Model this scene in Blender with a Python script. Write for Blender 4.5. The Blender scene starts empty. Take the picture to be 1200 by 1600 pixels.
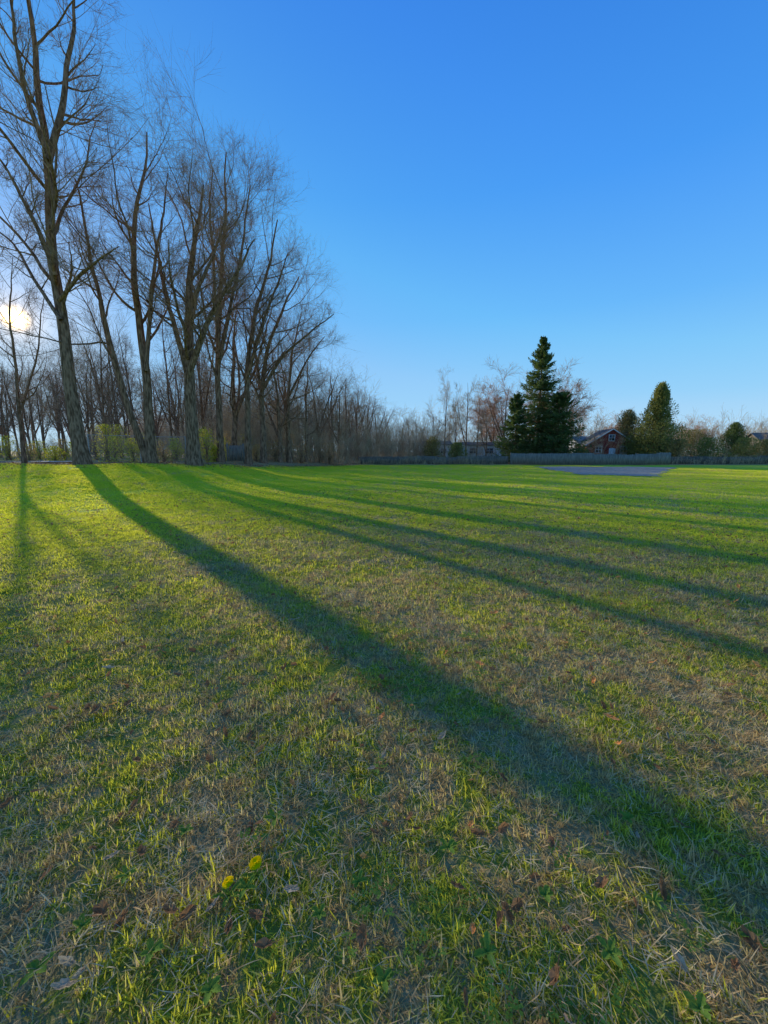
import bpy, math, random
import numpy as np
from mathutils import Vector, Matrix
rng=np.random.default_rng(7); random.seed(7)
scene=bpy.context.scene
COL=scene.collection
# ------------------------------------------------------------------ camera geometry
PITCH=math.radians(9.0); C9=math.cos(PITCH); S9=math.sin(PITCH); EYE=1.6
SUN_AZ=math.radians(42.0); SUN_EL=math.radians(13.4)
SUN=Vector((-math.sin(SUN_AZ)*math.cos(SUN_EL), math.cos(SUN_AZ)*math.cos(SUN_EL), math.sin(SUN_EL)))
def smooth(a,b,x):
    t=np.clip((np.asarray(x,float)-a)/(b-a),0,1); return t*t*(3-2*t)
def gz(x,y):
    x=np.asarray(x,float); y=np.asarray(y,float)
    r=0.85*smooth(4,15,-x)*smooth(9,21,y)
    d=np.sqrt(x*x+y*y); far=smooth(3,20,d); near=1-smooth(3,6,d)
    b=near*(.005*np.sin(5.3*x+1.7*y+.5)*np.sin(4.1*y-2.2*x)+.008*np.sin(2.9*x-1.1*y+2)*np.sin(2.3*y+.9*x))
    b+=far*(.030*np.sin(.9*x+.35*y)*np.sin(.7*y-.2*x+1)+.008*np.sin(1.3*y+.6*x+.4))
    return r+b*(1-.6*smooth(40,80,d))
def W(px,py,Y):
    u=(px-600)/600; v=(800-py)/600
    t=Y/(C9+v*S9); return np.array([u*t,Y,EYE+t*(-S9+v*C9)])
def G(px,py):
    u=(px-600)/600; v=(800-py)/600
    d=np.array([u,C9+v*S9,-S9+v*C9]); g=0
    for _ in range(4):
        t=(EYE-g)/(-d[2]); p=d*t; g=float(gz(p[0],p[1]))
    return np.array([p[0],p[1],g])
def lawn_edge(x):
    return np.interp(x,[-60,-24,-17,-13,-10,-6,-3,60],[19.5,20.5,22.2,24.6,28.5,41,45.0,45.0])
# ------------------------------------------------------------------ helpers
def link(o): COL.objects.link(o); return o
def mesh_np(name,V,F,mat=None,smoothf=False,tri=False):
    V=np.asarray(V,np.float32).reshape(-1,3); F=np.asarray(F,np.int32); k=F.shape[1]
    me=bpy.data.meshes.new(name)
    me.vertices.add(len(V)); me.vertices.foreach_set('co',V.ravel())
    me.loops.add(F.size); me.loops.foreach_set('vertex_index',F.ravel())
    me.polygons.add(len(F)); me.polygons.foreach_set('loop_start',np.arange(0,F.size,k,dtype=np.int32))
    me.polygons.foreach_set('loop_total',np.full(len(F),k,np.int32))
    if smoothf: me.polygons.foreach_set('use_smooth',np.ones(len(F),bool))
    me.update(calc_edges=True)
    if mat: me.materials.append(mat)
    return me
def attr(me,name,vals,dom='POINT'):
    a=me.attributes.new(name,'FLOAT',dom); a.data.foreach_set('value',np.asarray(vals,np.float32))
def obj(name,me,parent=None,loc=None):
    o=bpy.data.objects.new(name,me); link(o)
    if parent is not None: o.parent=parent
    if loc is not None: o.location=loc
    return o
def top(name,label,cat,loc=(0,0,0),group=None,me=None,kind=None):
    o=bpy.data.objects.new(name,me); link(o); o.location=loc
    if me is None: o.empty_display_size=.3
    o['label']=label; o['category']=cat
    if group: o['group']=group
    if kind: o['kind']=kind
    return o
class NT:
    def __init__(s,tree): s.t=tree; s.n=tree.nodes; s.l=tree.links
    def node(s,t,**kw):
        n=s.n.new(t)
        for k,v in kw.items():
            setattr(n,k,v)
        return n
    def put(s,sock,v):
        if isinstance(v,bpy.types.NodeSocket): s.l.new(v,sock)
        elif v is not None:
            if sock.type=='RGBA' and len(v)==3: v=(*v,1)
            sock.default_value=v
    def math(s,op,a,b=None,c=None,clamp=False):
        n=s.node('ShaderNodeMath',operation=op,use_clamp=clamp); s.put(n.inputs[0],a)
        if b is not None: s.put(n.inputs[1],b)
        if c is not None: s.put(n.inputs[2],c)
        return n.outputs[0]
    def mix(s,f,a,b,bt='MIX'):
        n=s.node('ShaderNodeMix',data_type='RGBA',blend_type=bt); s.put(n.inputs[0],f); s.put(n.inputs[6],a); s.put(n.inputs[7],b); return n.outputs[2]
    def noise(s,scale,detail=3,vec=None,rough=.5):
        n=s.node('ShaderNodeTexNoise'); n.inputs['Scale'].default_value=scale; n.inputs['Detail'].default_value=detail; n.inputs['Roughness'].default_value=rough
        if vec is not None: s.l.new(vec,n.inputs['Vector'])
        return n.outputs['Fac']
    def mr(s,v,a,b,c=0.,d=1.,sm=True):
        n=s.node('ShaderNodeMapRange',interpolation_type='SMOOTHSTEP' if sm else 'LINEAR')
        s.put(n.inputs[0],v); 
        for i,x in enumerate((a,b,c,d)): n.inputs[i+1].default_value=x
        return n.outputs[0]
def newmat(name):
    m=bpy.data.materials.new(name); m.use_nodes=True; m.node_tree.nodes.clear(); return m,NT(m.node_tree)
def finish(t,col,rough=.8,bump=None,bs=.3,bd=.02,transl=0,tcol=None,spec=.2,metal=0):
    out=t.node('ShaderNodeOutputMaterial'); b=t.node('ShaderNodeBsdfPrincipled')
    t.put(b.inputs['Base Color'],col); t.put(b.inputs['Roughness'],rough); b.inputs['Specular IOR Level'].default_value=spec; b.inputs['Metallic'].default_value=metal
    if bump is not None:
        bn=t.node('ShaderNodeBump'); bn.inputs['Strength'].default_value=bs; bn.inputs['Distance'].default_value=bd
        t.put(bn.inputs['Height'],bump); t.l.new(bn.outputs[0],b.inputs['Normal'])
    if transl:
        tr=t.node('ShaderNodeBsdfTranslucent'); t.put(tr.inputs[0],tcol if tcol is not None else col)
        mx=t.node('ShaderNodeMixShader'); mx.inputs[0].default_value=transl
        t.l.new(b.outputs[0],mx.inputs[1]); t.l.new(tr.outputs[0],mx.inputs[2]); t.l.new(mx.outputs[0],out.inputs[0])
    else: t.l.new(b.outputs[0],out.inputs[0])
def simple(name,c1,c2,scale=4,rough=.8,transl=0,tc=None,bs=.3,bd=.02,stretch=None,spec=.2,metal=0,lo=.35,hi=.65):
    m,t=newmat(name); tc_=t.node('ShaderNodeTexCoord'); v=tc_.outputs['Object']
    if stretch:
        mp=t.node('ShaderNodeMapping'); mp.inputs['Scale'].default_value=stretch; t.l.new(v,mp.inputs[0]); v=mp.outputs[0]
    n=t.noise(scale,4,v); f=t.mr(n,lo,hi); col=t.mix(f,c1,c2)
    tcol=None
    if tc: tcol=t.mix(f,tc,tuple(x*.8 for x in tc))
    finish(t,col,rough,n if bs else None,bs,bd,transl,tcol,spec,metal); return m
bark=simple('bark',(.125,.068,.038),(.36,.215,.13),3,.95,bs=.8,bd=.05,stretch=(4,4,.8),spec=.08)
twigm=simple('twig_bark',(.24,.142,.08),(.44,.28,.16),2,.95,bs=0,spec=.08)
twigred=simple('reddish_twig',(.48,.27,.16),(.60,.37,.23),2,.9,bs=0,spec=.08)
twiggrey=simple('grey_brown_twig',(.38,.26,.155),(.62,.46,.28),.6,.9,bs=0,spec=.08)
spruce_m=simple('spruce_needles',(.06,.095,.032),(.15,.19,.06),1.2,.7,.25,(.20,.27,.05),bs=0)
cedar_m=simple('cedar_foliage',(.16,.165,.045),(.30,.28,.08),1.5,.7,.3,(.40,.38,.07),bs=0)
cedar_b=simple('brownish_evergreen',(.22,.17,.06),(.36,.27,.09),1.5,.7,.3,(.42,.33,.09),bs=0)
shrub_m=simple('shrub_leaves',(.30,.28,.03),(.48,.42,.06),1.7,.6,.55,(.95,.82,.08),bs=0)
shrub_d=simple('dry_shrub_leaves',(.34,.22,.09),(.54,.36,.16),1.7,.7,.45,(.78,.52,.16),bs=0)
wood_grey=simple('weathered_wood',(.17,.148,.12),(.29,.255,.21),3,.9,stretch=(6,6,.5))
wood_mid=simple('brown_weathered_wood',(.13,.105,.078),(.23,.19,.145),3,.9,stretch=(6,6,.5))
wood_dark=simple('dark_weathered_wood',(.10,.08,.058),(.18,.147,.11),3,.9,stretch=(6,6,.5))
steel=simple('galvanised_steel',(.34,.32,.28),(.46,.43,.39),9,.6,bs=.05,spec=.4,metal=.2)
red_sid=simple('red_siding',(.20,.038,.03),(.30,.06,.047),5,.8,stretch=(.3,.3,9))
white_p=simple('white_paint',(.62,.62,.60),(.76,.76,.74),4,.6,bs=.05)
cream_p=simple('cream_siding',(.50,.49,.45),(.62,.60,.56),4,.7,stretch=(.3,.3,8))
brown_s=simple('brown_siding',(.16,.12,.09),(.24,.19,.14),4,.7,stretch=(.3,.3,8))
shingle=simple('roof_shingle',(.10,.09,.08),(.19,.17,.16),8,.9)
shingle_l=simple('pale_roof_shingle',(.22,.21,.2),(.32,.31,.29),8,.9)
glass=simple('window_glass',(.03,.035,.045),(.06,.07,.09),2,.1,bs=0,spec=.6)
# ------------------------------------------------------------------ turf colour group
def turf_dry(t,rnd=None):
    g=t.node('ShaderNodeNewGeometry'); pos=g.outputs['Position']
    mp=t.node('ShaderNodeMapping'); mp.inputs['Scale'].default_value=(1,1,0); t.l.new(pos,mp.inputs[0]); p=mp.outputs[0]
    n1=t.noise(.42,2,p); n2=t.noise(1.7,4,p,.6); n3=t.noise(9,2,p)
    ln=t.node('ShaderNodeVectorMath',operation='LENGTH'); t.l.new(p,ln.inputs[0])
    sx=t.node('ShaderNodeSeparateXYZ'); t.l.new(p,sx.inputs[0])
    bias=t.math('ADD',t.mr(ln.outputs['Value'],3.5,10.0,.018,-.09),t.mr(sx.outputs['X'],-4.0,0.5,-.05,.018))
    d=t.math('ADD',t.math('MULTIPLY',n1,.3),t.math('MULTIPLY',n2,.7)); d=t.math('ADD',d,bias)
    d=t.math('ADD',d,t.math('MULTIPLY',t.math('SUBTRACT',n3,.5),.65))
    if rnd is not None: d=t.math('ADD',d,t.math('MULTIPLY',t.math('SUBTRACT',rnd,.5),.35))
    return t.mr(d,.46,.60), n1, n2, n3, ln.outputs['Value'], p
def blade_mat(name,straw=False):
    m,t=newmat(name)
    a=t.node('ShaderNodeAttribute',attribute_name='rnd'); h=t.node('ShaderNodeAttribute',attribute_name='hgt')
    rnd=a.outputs['Fac']; dry,n1,n2,n3,dist,p=turf_dry(t,rnd)
    g=t.mix(rnd,(.27,.33,.045),(.56,.57,.08)); g=t.mix(t.mr(n2,.35,.65),g,(.56,.52,.07))
    n6=t.noise(5.5,3,p)
    g=t.mix(t.math('MULTIPLY',t.mr(n6,.45,.6),.7),g,(.13,.20,.04))
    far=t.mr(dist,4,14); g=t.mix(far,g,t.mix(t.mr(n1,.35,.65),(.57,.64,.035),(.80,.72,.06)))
    s=t.mix(rnd,(.50,.37,.20),(.86,.71,.45)); s=t.mix(t.mr(n3,.4,.6),s,(.60,.38,.17))
    if straw: col=s; tcol=t.mix(.5,s,(.75,.55,.22))
    else:
        col=t.mix(dry,g,s); tg=t.mix(rnd,(.92,.88,.05),(1.0,.93,.10)); tcol=t.mix(dry,tg,(.90,.70,.30))
    dark=t.mr(h.outputs['Fac'],0,.6,.55,1.0); col=t.mix(1.0,col,dark,'MULTIPLY');  # shade towards the blade base is painted into the colour
    finish(t,col,.8,transl=.3 if straw else .5,tcol=tcol,spec=.06)
    return m
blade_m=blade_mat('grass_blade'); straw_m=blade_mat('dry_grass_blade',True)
gm,t=newmat('ground_soil_and_turf')
wa=t.node('ShaderNodeAttribute',attribute_name='wood'); dry,n1,n2,n3,dist,p=turf_dry(t)
n5=t.noise(35,4,p)
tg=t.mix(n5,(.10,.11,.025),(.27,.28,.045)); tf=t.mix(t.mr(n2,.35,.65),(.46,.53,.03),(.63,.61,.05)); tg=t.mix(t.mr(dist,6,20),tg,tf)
ts=t.mix(n5,(.14,.10,.055),(.42,.33,.19)); turf=t.mix(t.math('MULTIPLY',dry,.8),tg,ts)
lit=t.mix(t.mr(n5,.35,.65),(.26,.165,.07),(.56,.37,.17))
wf=t.math('ADD',wa.outputs['Fac'],t.math('MULTIPLY',t.math('SUBTRACT',n2,.5),.9)); wf=t.mr(wf,.4,.65)
finish(t,t.mix(wf,turf,lit),.95,n5,.7,.03,spec=.05)
# ------------------------------------------------------------------ ground
N=520
u=np.linspace(-1,1,N); ax=1.2*np.sinh(u*7.4); 
X,Y=np.meshgrid(ax,ax+0.0); Y=Y+2.0
Z=gz(X,Y); V=np.stack([X,Y,Z],-1).reshape(-1,3)
i=np.arange(N*N).reshape(N,N); F=np.stack([i[:-1,:-1],i[:-1,1:],i[1:,1:],i[1:,:-1]],-1).reshape(-1,4)
me=mesh_np('ground',V,F,gm,True)
attr(me,'wood',(smooth(-1.2,1.2,Y-lawn_edge(X))).ravel())
g=obj('ground',me); g['kind']='structure'; g['label']='wide green lawn with dry brown patches'; g['category']='ground'
asph=simple('asphalt',(.27,.235,.19),(.38,.335,.28),3,.95,spec=.05)
def sheet(name,poly,mat,lift,label,cat,sub=24,rag=.12):
    a,b,c,d=[np.array(q,float) for q in poly]; n=sub
    s,tt=np.meshgrid(np.linspace(0,1,n),np.linspace(0,1,n))
    P=(a[None,None]*((1-s)*(1-tt))[...,None]+b*(s*(1-tt))[...,None]+c*(s*tt)[...,None]+d*((1-s)*tt)[...,None])
    edge=((s==0)|(s==1)|(tt==0)|(tt==1))[...,None]; P=P+edge*rng.normal(0,rag,P.shape)
    z=gz(P[...,0],P[...,1])+lift
    V=np.concatenate([P,z[...,None]],-1).reshape(-1,3); i=np.arange(n*n).reshape(n,n)
    F=np.stack([i[:-1,:-1],i[:-1,1:],i[1:,1:],i[1:,:-1]],-1).reshape(-1,4)
    o=obj(name,mesh_np(name,V,F,mat)); o['kind']='structure'; o['label']=label; o['category']=cat
ASPH=[(13.6,26.5),(17.6,24.8),(29.0,38.5),(15.5,40.5)]
sheet('asphalt_pad',ASPH,asph,.03,'grey worn asphalt pad set into the lawn','pavement',rag=.25)
pathm=simple('gravel_path_surface',(.44,.35,.26),(.58,.48,.37),6,.95)
sheet('gravel_path',[(-60,27),(-21,26.2),(-21,28.2),(-60,30.5)],pathm,.05,'pale gravel path running beneath the bare trees','path')
# ------------------------------------------------------------------ grass scatter
def blades(n,rad,lmin,lmax,w,lean,curl,seed,flat=False):
    r=np.random.default_rng(seed)
    a=r.uniform(0,2*np.pi,n); rr=rad*np.sqrt(r.uniform(0,1,n)); base=np.stack([rr*np.cos(a),rr*np.sin(a),np.full(n,-.004)],-1)
    nc=max(4,int(n/22)); ca=r.uniform(0,2*np.pi,nc); cr=rad*np.sqrt(r.uniform(0,1,nc)); cen=np.stack([cr*np.cos(ca),cr*np.sin(ca)],-1)
    ci=r.integers(0,nc,n); pull=r.uniform(size=n)<.55; spread=rad*(1.2/math.sqrt(nc))*.7
    base[pull,:2]=(cen[ci]+r.normal(0,spread*.5,(n,2)))[pull]
    tl=r.uniform(.4,1.55,nc)[ci]; cl=r.uniform(0,2*np.pi,nc)[ci]
    az=np.where(r.uniform(size=n)<.5,cl+r.normal(0,.7,n),r.uniform(0,2*np.pi,n)); L=r.uniform(lmin,lmax,n)*tl; le=np.abs(r.normal(lean,.38,n)); cu=r.normal(curl,.5,n)
    S=np.array([0,.3,.65,1.]); wd=np.array([.8,1,.7,.08]); wv=(w*.5*r.uniform(.6,1.35,n))[:,None]
    Vs=np.zeros((n,4,2,3)); p=base.copy(); prev=0
    if flat: p[:,2]=r.uniform(0,.03,n)
    side=np.stack([-np.sin(az),np.cos(az),np.zeros(n)],-1); fw=np.stack([np.cos(az),np.sin(az),np.zeros(n)],-1)
    for k,s in enumerate(S):
        ang=le+cu*s; step=(s-prev)*L; prev=s
        d=fw*np.sin(ang)[:,None]+np.array([0,0,1.])*np.cos(ang)[:,None]
        p=p+d*step[:,None]; 
        if flat: p[:,2]=np.maximum(p[:,2],.004)
        Vs[:,k,0]=p-side*wv*wd[k]; Vs[:,k,1]=p+side*wv*wd[k]
    i=np.arange(n*8).reshape(n,4,2)
    F=np.stack([i[:,:-1,0],i[:,:-1,1],i[:,1:,1],i[:,1:,0]],-1).reshape(-1,4)
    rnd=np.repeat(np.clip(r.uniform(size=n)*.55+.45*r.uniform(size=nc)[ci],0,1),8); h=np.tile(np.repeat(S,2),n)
    return Vs.reshape(-1,3),F,rnd,h
def tmpl(name,mat,variants,**kw):
    c=bpy.data.collections.new(name)
    for k in range(variants):
        V,F,rnd,h=blades(seed=k*17+len(name),**kw)
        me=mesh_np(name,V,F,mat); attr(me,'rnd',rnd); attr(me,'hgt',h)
        o=bpy.data.objects.new(name+'_source',me); c.objects.link(o)
    return c
def align_rot(x,y,tilt):
    e=.05; gx=(gz(x+e,y)-gz(x-e,y))/(2*e); gy=(gz(x,y+e)-gz(x,y-e))/(2*e); n=len(x)
    gx=gx+rng.normal(0,tilt,n); gy=gy+rng.normal(0,tilt,n)
    X=np.stack([np.ones(n),np.zeros(n),gx],-1); X/=np.linalg.norm(X,axis=1,keepdims=True)
    Z=np.stack([-gx,-gy,np.ones(n)],-1); Z/=np.linalg.norm(Z,axis=1,keepdims=True); Y=np.cross(Z,X)
    th=rng.uniform(0,2*np.pi,n)[:,None]; X2=X*np.cos(th)+Y*np.sin(th); Y2=np.cross(Z,X2)
    b=-np.arcsin(np.clip(X2[:,2],-1,1)); a=np.arctan2(Y2[:,2],Z[:,2]); c=np.arctan2(X2[:,1],X2[:,0])
    return np.stack([a,b,c],-1)
def scatter(name,coll,pts,scl,label,cat,tilt=.0):
    n=len(pts); me=bpy.data.meshes.new(name); me.vertices.add(n); me.vertices.foreach_set('co',pts.astype(np.float32).ravel())
    attr(me,'scl',scl)
    a=me.attributes.new('rot','FLOAT_VECTOR','POINT'); rot=align_rot(pts[:,0],pts[:,1],tilt)
    a.data.foreach_set('vector',rot.astype(np.float32).ravel())
    o=obj(name,me); o['kind']='stuff'; o['label']=label; o['category']=cat
    ng=bpy.data.node_groups.new(name,'GeometryNodeTree')
    ng.interface.new_socket('Geometry',in_out='INPUT',socket_type='NodeSocketGeometry'); ng.interface.new_socket('Geometry',in_out='OUTPUT',socket_type='NodeSocketGeometry')
    q=ng.nodes; gi=q.new('NodeGroupInput'); go=q.new('NodeGroupOutput'); ip=q.new('GeometryNodeInstanceOnPoints'); ci=q.new('GeometryNodeCollectionInfo')
    ci.inputs['Collection'].default_value=coll; ci.inputs['Separate Children'].default_value=True; ci.inputs['Reset Children'].default_value=True
    ip.inputs['Pick Instance'].default_value=True
    ar=q.new('GeometryNodeInputNamedAttribute'); ar.data_type='FLOAT_VECTOR'; ar.inputs[0].default_value='rot'
    as_=q.new('GeometryNodeInputNamedAttribute'); as_.data_type='FLOAT'; as_.inputs[0].default_value='scl'
    l=ng.links; l.new(gi.outputs[0],ip.inputs['Points']); l.new(ci.outputs[0],ip.inputs['Instance'])
    l.new(ar.outputs['Attribute'],ip.inputs['Rotation']); l.new(as_.outputs['Attribute'],ip.inputs['Scale']); l.new(ip.outputs[0],go.inputs[0])
    m=o.modifiers.new('scatter','NODES'); m.node_group=ng
    return o
def inasph(x,y,mar=0):
    P=np.array(ASPH); ins=np.ones(len(x),bool)
    for k in range(4):
        a=P[k]; b=P[(k+1)%4]; L=math.hypot(*(b-a)); ins&=((b[0]-a[0])*(y-a[1])-(b[1]-a[1])*(x-a[0]))/L>-mar
    return ins
def field(d0,d1,dens,az=1.0):
    n=int(dens*az*(d1*d1-d0*d0)); d=np.sqrt(rng.uniform(d0*d0,d1*d1,n)); a=rng.uniform(-az,az,n)
    x=d*np.sin(a); y=d*np.cos(a); k=(y<lawn_edge(x)+rng.normal(0,.5,n)-.3)&~inasph(x,y)
    x=x[k]; y=y[k]; return np.stack([x,y,gz(x,y)],-1)
def gridf(d0,d1,sp,az=1.0,mar=0):
    m=int(d1/sp)+1; gx,gy=np.meshgrid(np.arange(-m,m+1)*sp,np.arange(0,m+1)*sp); x=gx.ravel()+rng.uniform(-.35,.35,gx.size)*sp; y=gy.ravel()+rng.uniform(-.35,.35,gx.size)*sp
    d=np.hypot(x,y); a=np.arctan2(x,y); k=(d>=d0)&(d<d1)&(np.abs(a)<az)&(y<lawn_edge(x)-mar*.3)&~inasph(x,y,mar); x=x[k];y=y[k]
    return np.stack([x,y,gz(x,y)],-1)
cn=tmpl('lawn_patch',blade_m,8,n=1900,rad=.21,lmin=.015,lmax=.046,w=.0042,lean=1.0,curl=.4)
cm=tmpl('lawn_patch_mid',blade_m,8,n=2500,rad=.40,lmin=.02,lmax=.048,w=.006,lean=.9,curl=.45)
cf=tmpl('lawn_patch_far',blade_m,8,n=4800,rad=1.05,lmin=.03,lmax=.06,w=.013,lean=.7,curl=.4)
cs=tmpl('dry_patch',straw_m,6,n=170,rad=.2,lmin=.025,lmax=.07,w=.0026,lean=1.2,curl=.5,flat=True)
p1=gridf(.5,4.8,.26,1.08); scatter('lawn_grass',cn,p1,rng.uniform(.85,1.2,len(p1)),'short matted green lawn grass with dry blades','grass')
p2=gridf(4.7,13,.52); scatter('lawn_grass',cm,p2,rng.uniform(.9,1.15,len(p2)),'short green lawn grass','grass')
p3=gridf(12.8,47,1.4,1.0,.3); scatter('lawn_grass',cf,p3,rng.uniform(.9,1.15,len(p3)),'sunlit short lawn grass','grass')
p4=field(.6,8,15,1.05); p4=p4[(p4[:,0]>-2.5-rng.uniform(0,3.5,len(p4)))]; scatter('dry_thatch',cs,p4,rng.uniform(.6,1.3,len(p4)),'dead straw coloured thatch lying in the lawn','dry grass')
# ------------------------------------------------------------------ leaves
def leafmat(name,a,b): return simple(name,a,b,20,.8,.25,tuple(min(.8,x*1.6) for x in b),bs=.2,bd=.003,spec=.08)
lm=[leafmat('dead_leaf_brown',(.17,.08,.038),(.33,.18,.085)),leafmat('dead_leaf_orange',(.62,.21,.06),(.74,.33,.12)),leafmat('dead_leaf_pale',(.36,.25,.16),(.54,.41,.28))]
def leafmesh(name,mat,seed,size=.07):
    r=np.random.default_rng(seed); n=22; th=np.linspace(-math.pi,math.pi,n,endpoint=False)
    rad=(.75+.25*np.abs(np.cos(2.5*th+r.uniform(0,1)))**.8)*(1-.35*np.abs(th)/math.pi)*size*.5*(1+r.normal(0,.07,n))
    V=[[0,0,0]]; el=r.uniform(.45,.8)
    for f in (.55,1.):
        for a_,q in zip(th,rad):
            V.append([q*f*math.cos(a_)*1.25,q*f*math.sin(a_)*el,0])
    V=np.array(V); c=r.uniform(14,30)*.05/size; d=r.uniform(-12,12)
    V[:,2]=c*V[:,1]**2*1.3+d*V[:,0]*V[:,1]+c*.35*V[:,0]**2+r.normal(0,.0015,len(V))
    F=[]; 
    for k in range(n):
        k2=(k+1)%n; F.append([0,1+k,1+k2]); F.append([1+k,1+n+k,1+n+k2,1+k2])
    me=bpy.data.meshes.new(name)
    stem=[[-size*.35,0,.0],[-size*.75,size*.05,.006],[-size*.75,size*.05-.0015,.008],[-size*.35,-.0015,.002]]
    b=len(V); V=np.vstack([V,stem]); F.append([b,b+1,b+2,b+3])
    me.from_pydata(V.tolist(),[],F); me.materials.append(mat); return me
lc=bpy.data.collections.new('leaf_sources')
for k in range(7):
    lc.objects.link(bpy.data.objects.new('leaf_source',leafmesh('leaf',lm[[0,0,1,0,2,0,0][k]],k,.045)))
p5=field(.7,16,24); p5[:,2]+=rng.uniform(.03,.048,len(p5)); scatter('leaf_litter',lc,p5,rng.uniform(.45,1.45,len(p5)),'small dead brown leaves scattered in the grass','leaves',.5)
n=6500; x=rng.uniform(-45,-4,n); y=lawn_edge(x)+rng.normal(0,2.0,n); p6=np.stack([x,y,gz(x,y)+.03],-1); scatter('leaf_litter',lc,p6,rng.uniform(1.5,2.8,n),'brown leaf litter along the edge of the trees','leaves',.4)
spots=[(172,1052,2),(750,1045,1),(1015,1045,1),(690,1163,2),(580,1213,2),(712,1400,0),(455,1405,2),(75,1382,0),(1060,1520,2),(105,1560,2),(415,1495,0),(210,1275,0),(1110,1170,0),(150,1120,0),(200,1110,0),(950,1130,1),(770,965,1),(880,1010,1),(460,975,2),(940,1395,0),(640,1290,0),(270,1440,0),(1140,1080,0),(60,1250,0),(790,1440,0),(860,1330,0),(520,1100,0),(1150,1350,0),(330,1200,0)]
LB=['curled brown dead leaf lying in the grass','bright orange dead leaf lying in the grass','pale tan dead leaf lying in the grass']
for k,(a,b,c) in enumerate(spots):
    q=G(a,b); o=top('fallen_leaf',LB[c],'leaf',(q[0],q[1],q[2]+.046),'fallen leaves on the lawn',leafmesh('fallen_leaf',lm[c],50+k,.06 if b>1150 else .09))
    o.rotation_euler=(random.uniform(-.5,.5),random.uniform(-.5,.5),random.uniform(0,6.28))
# ------------------------------------------------------------------ dandelions and weeds
yel=simple('dandelion_yellow',(1.0,.60,.0),(1.0,.70,.0),40,.8,.12,(1,.62,.0),bs=0,spec=.02)
wgreen=simple('weed_leaf',(.13,.22,.035),(.22,.32,.055),15,.85,.3,(.42,.56,.06),bs=0,spec=.04)
def rosette(nl,L,w,seed,teeth=5,lift=.5):
    r=np.random.default_rng(seed); V=[];F=[]
    for k in range(nl):
        az=k*2.4+r.normal(0,.2); l=L*r.uniform(.7,1.1); n=teeth*2+1; a0=lift*r.uniform(.6,1.4)
        b=len(V)
        for j in range(n+1):
            s=j/n; ww=w*(.25+.9*math.sin(math.pi*min(1,s*.9+.05)))*(1 if j%2 else .72)
            if j==n: ww=.001
            rr=l*s*math.cos(a0*.4); z=.012+l*(math.sin(a0)*s-.55*math.sin(a0)*s*s*1.2)
            for sg in (-1,0,1):
                V.append([rr*math.cos(az)-sg*ww*.5*math.sin(az),rr*math.sin(az)+sg*ww*.5*math.cos(az),z+(.004 if sg else 0)])
        for j in range(n):
            for m in (0,1):
                q=b+j*3+m; F.append([q,q+1,q+4,q+3])
    return np.array(V),np.array(F)
def dandelion(px,py,sz,seed,tilt):
    hs=.075; q=G(px+3,py+24)
    e=top('dandelion','yellow dandelion in full bloom above a leaf rosette','flower',q,'dandelions in the lawn')
    V,F=rosette(6,.06,.017,seed,lift=.3); obj('leaf_rosette',mesh_np('leaf_rosette',V,F,wgreen,True),e,(0,0,.004))
    r=np.random.default_rng(seed); V=[];F=[]
    for ring,(n,a,l) in enumerate([(44,.05,1.),(40,.12,.85),(32,.20,.66),(26,.30,.46),(14,.5,.28)]):
        for k in range(n):
            az=k*2*math.pi/n+r.normal(0,.05); L=sz*.5*l*r.uniform(.9,1.08); w=sz*.10; b=len(V); aa=a+r.normal(0,.05)
            for s in (0.05,.6,1):
                ww=w*(.5 if s<.1 else (1 if s<.9 else .8))
                for sg in(-1,1): V.append([L*s*math.cos(aa)*math.cos(az)-sg*ww*math.sin(az)*.5,L*s*math.cos(aa)*math.sin(az)+sg*ww*math.cos(az)*.5,L*s*math.sin(aa)-.1*s*s*L+ring*.0012])
            F+= [[b,b+1,b+3,b+2],[b+2,b+3,b+5,b+4]]
    h=obj('flower_head',mesh_np('flower_head',V,F,yel),e,(.0,0,hs)); h.rotation_euler=tilt
    n=6; th=np.arange(6)*math.pi/3; V=[[.0022*math.cos(a),.0022*math.sin(a),z] for z in (0,hs*.5,hs) for a in th]; F=[[k*6+j,k*6+(j+1)%6,k*6+6+(j+1)%6,k*6+6+j] for k in range(2) for j in range(6)]
    obj('stem',mesh_np('stem',V,F,wgreen,True),e)
dandelion(398,1350,.048,3,(.12,-.05,0)); dandelion(355,1381,.040,4,(.1,-.2,.0))
for k,(a,b) in enumerate([(385,1400),(290,1310),(950,1500),(1170,1475),(600,1545),(760,1500),(500,1440),(130,1460),(330,1560),(1020,1420),(980,1290),(1090,1590),(700,1335),(240,1500),(850,1410),(60,1530),(430,1290),(560,1390),(200,1380)]):
    V,F=rosette(5,random.uniform(.03,.052),random.uniform(.014,.023),20+k,3,.7)
    top('broadleaf_weed','small green broadleaf weed growing flat in the grass','weed',G(a,b)+np.array([0,0,.02]),'broadleaf weeds in the lawn',mesh_np('broadleaf_weed',V,F,wgreen,True))
wc=bpy.data.collections.new('clover_sources')
for k in range(4):
    r=np.random.default_rng(k); VV=[];FF=[]
    for j in range(14):
        cx,cy,cz=r.uniform(-.05,.05),r.uniform(-.05,.05),r.uniform(.022,.04); a0=r.uniform(0,6.28)
        for q in range(3):
            a=a0+q*2.094; s=r.uniform(.006,.010); b=len(VV); ux,uy=math.cos(a),math.sin(a)
            VV+=[(cx,cy,cz),(cx+ux*s-uy*s*.6,cy+uy*s+ux*s*.6,cz+.002),(cx+ux*s*1.5,cy+uy*s*1.5,cz+.001),(cx+ux*s+uy*s*.6,cy+uy*s-ux*s*.6,cz+.002)]; FF.append((b,b+1,b+2,b+3))
    wc.objects.link(bpy.data.objects.new('clover_source',mesh_np('clover',VV,FF,wgreen)))
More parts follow.
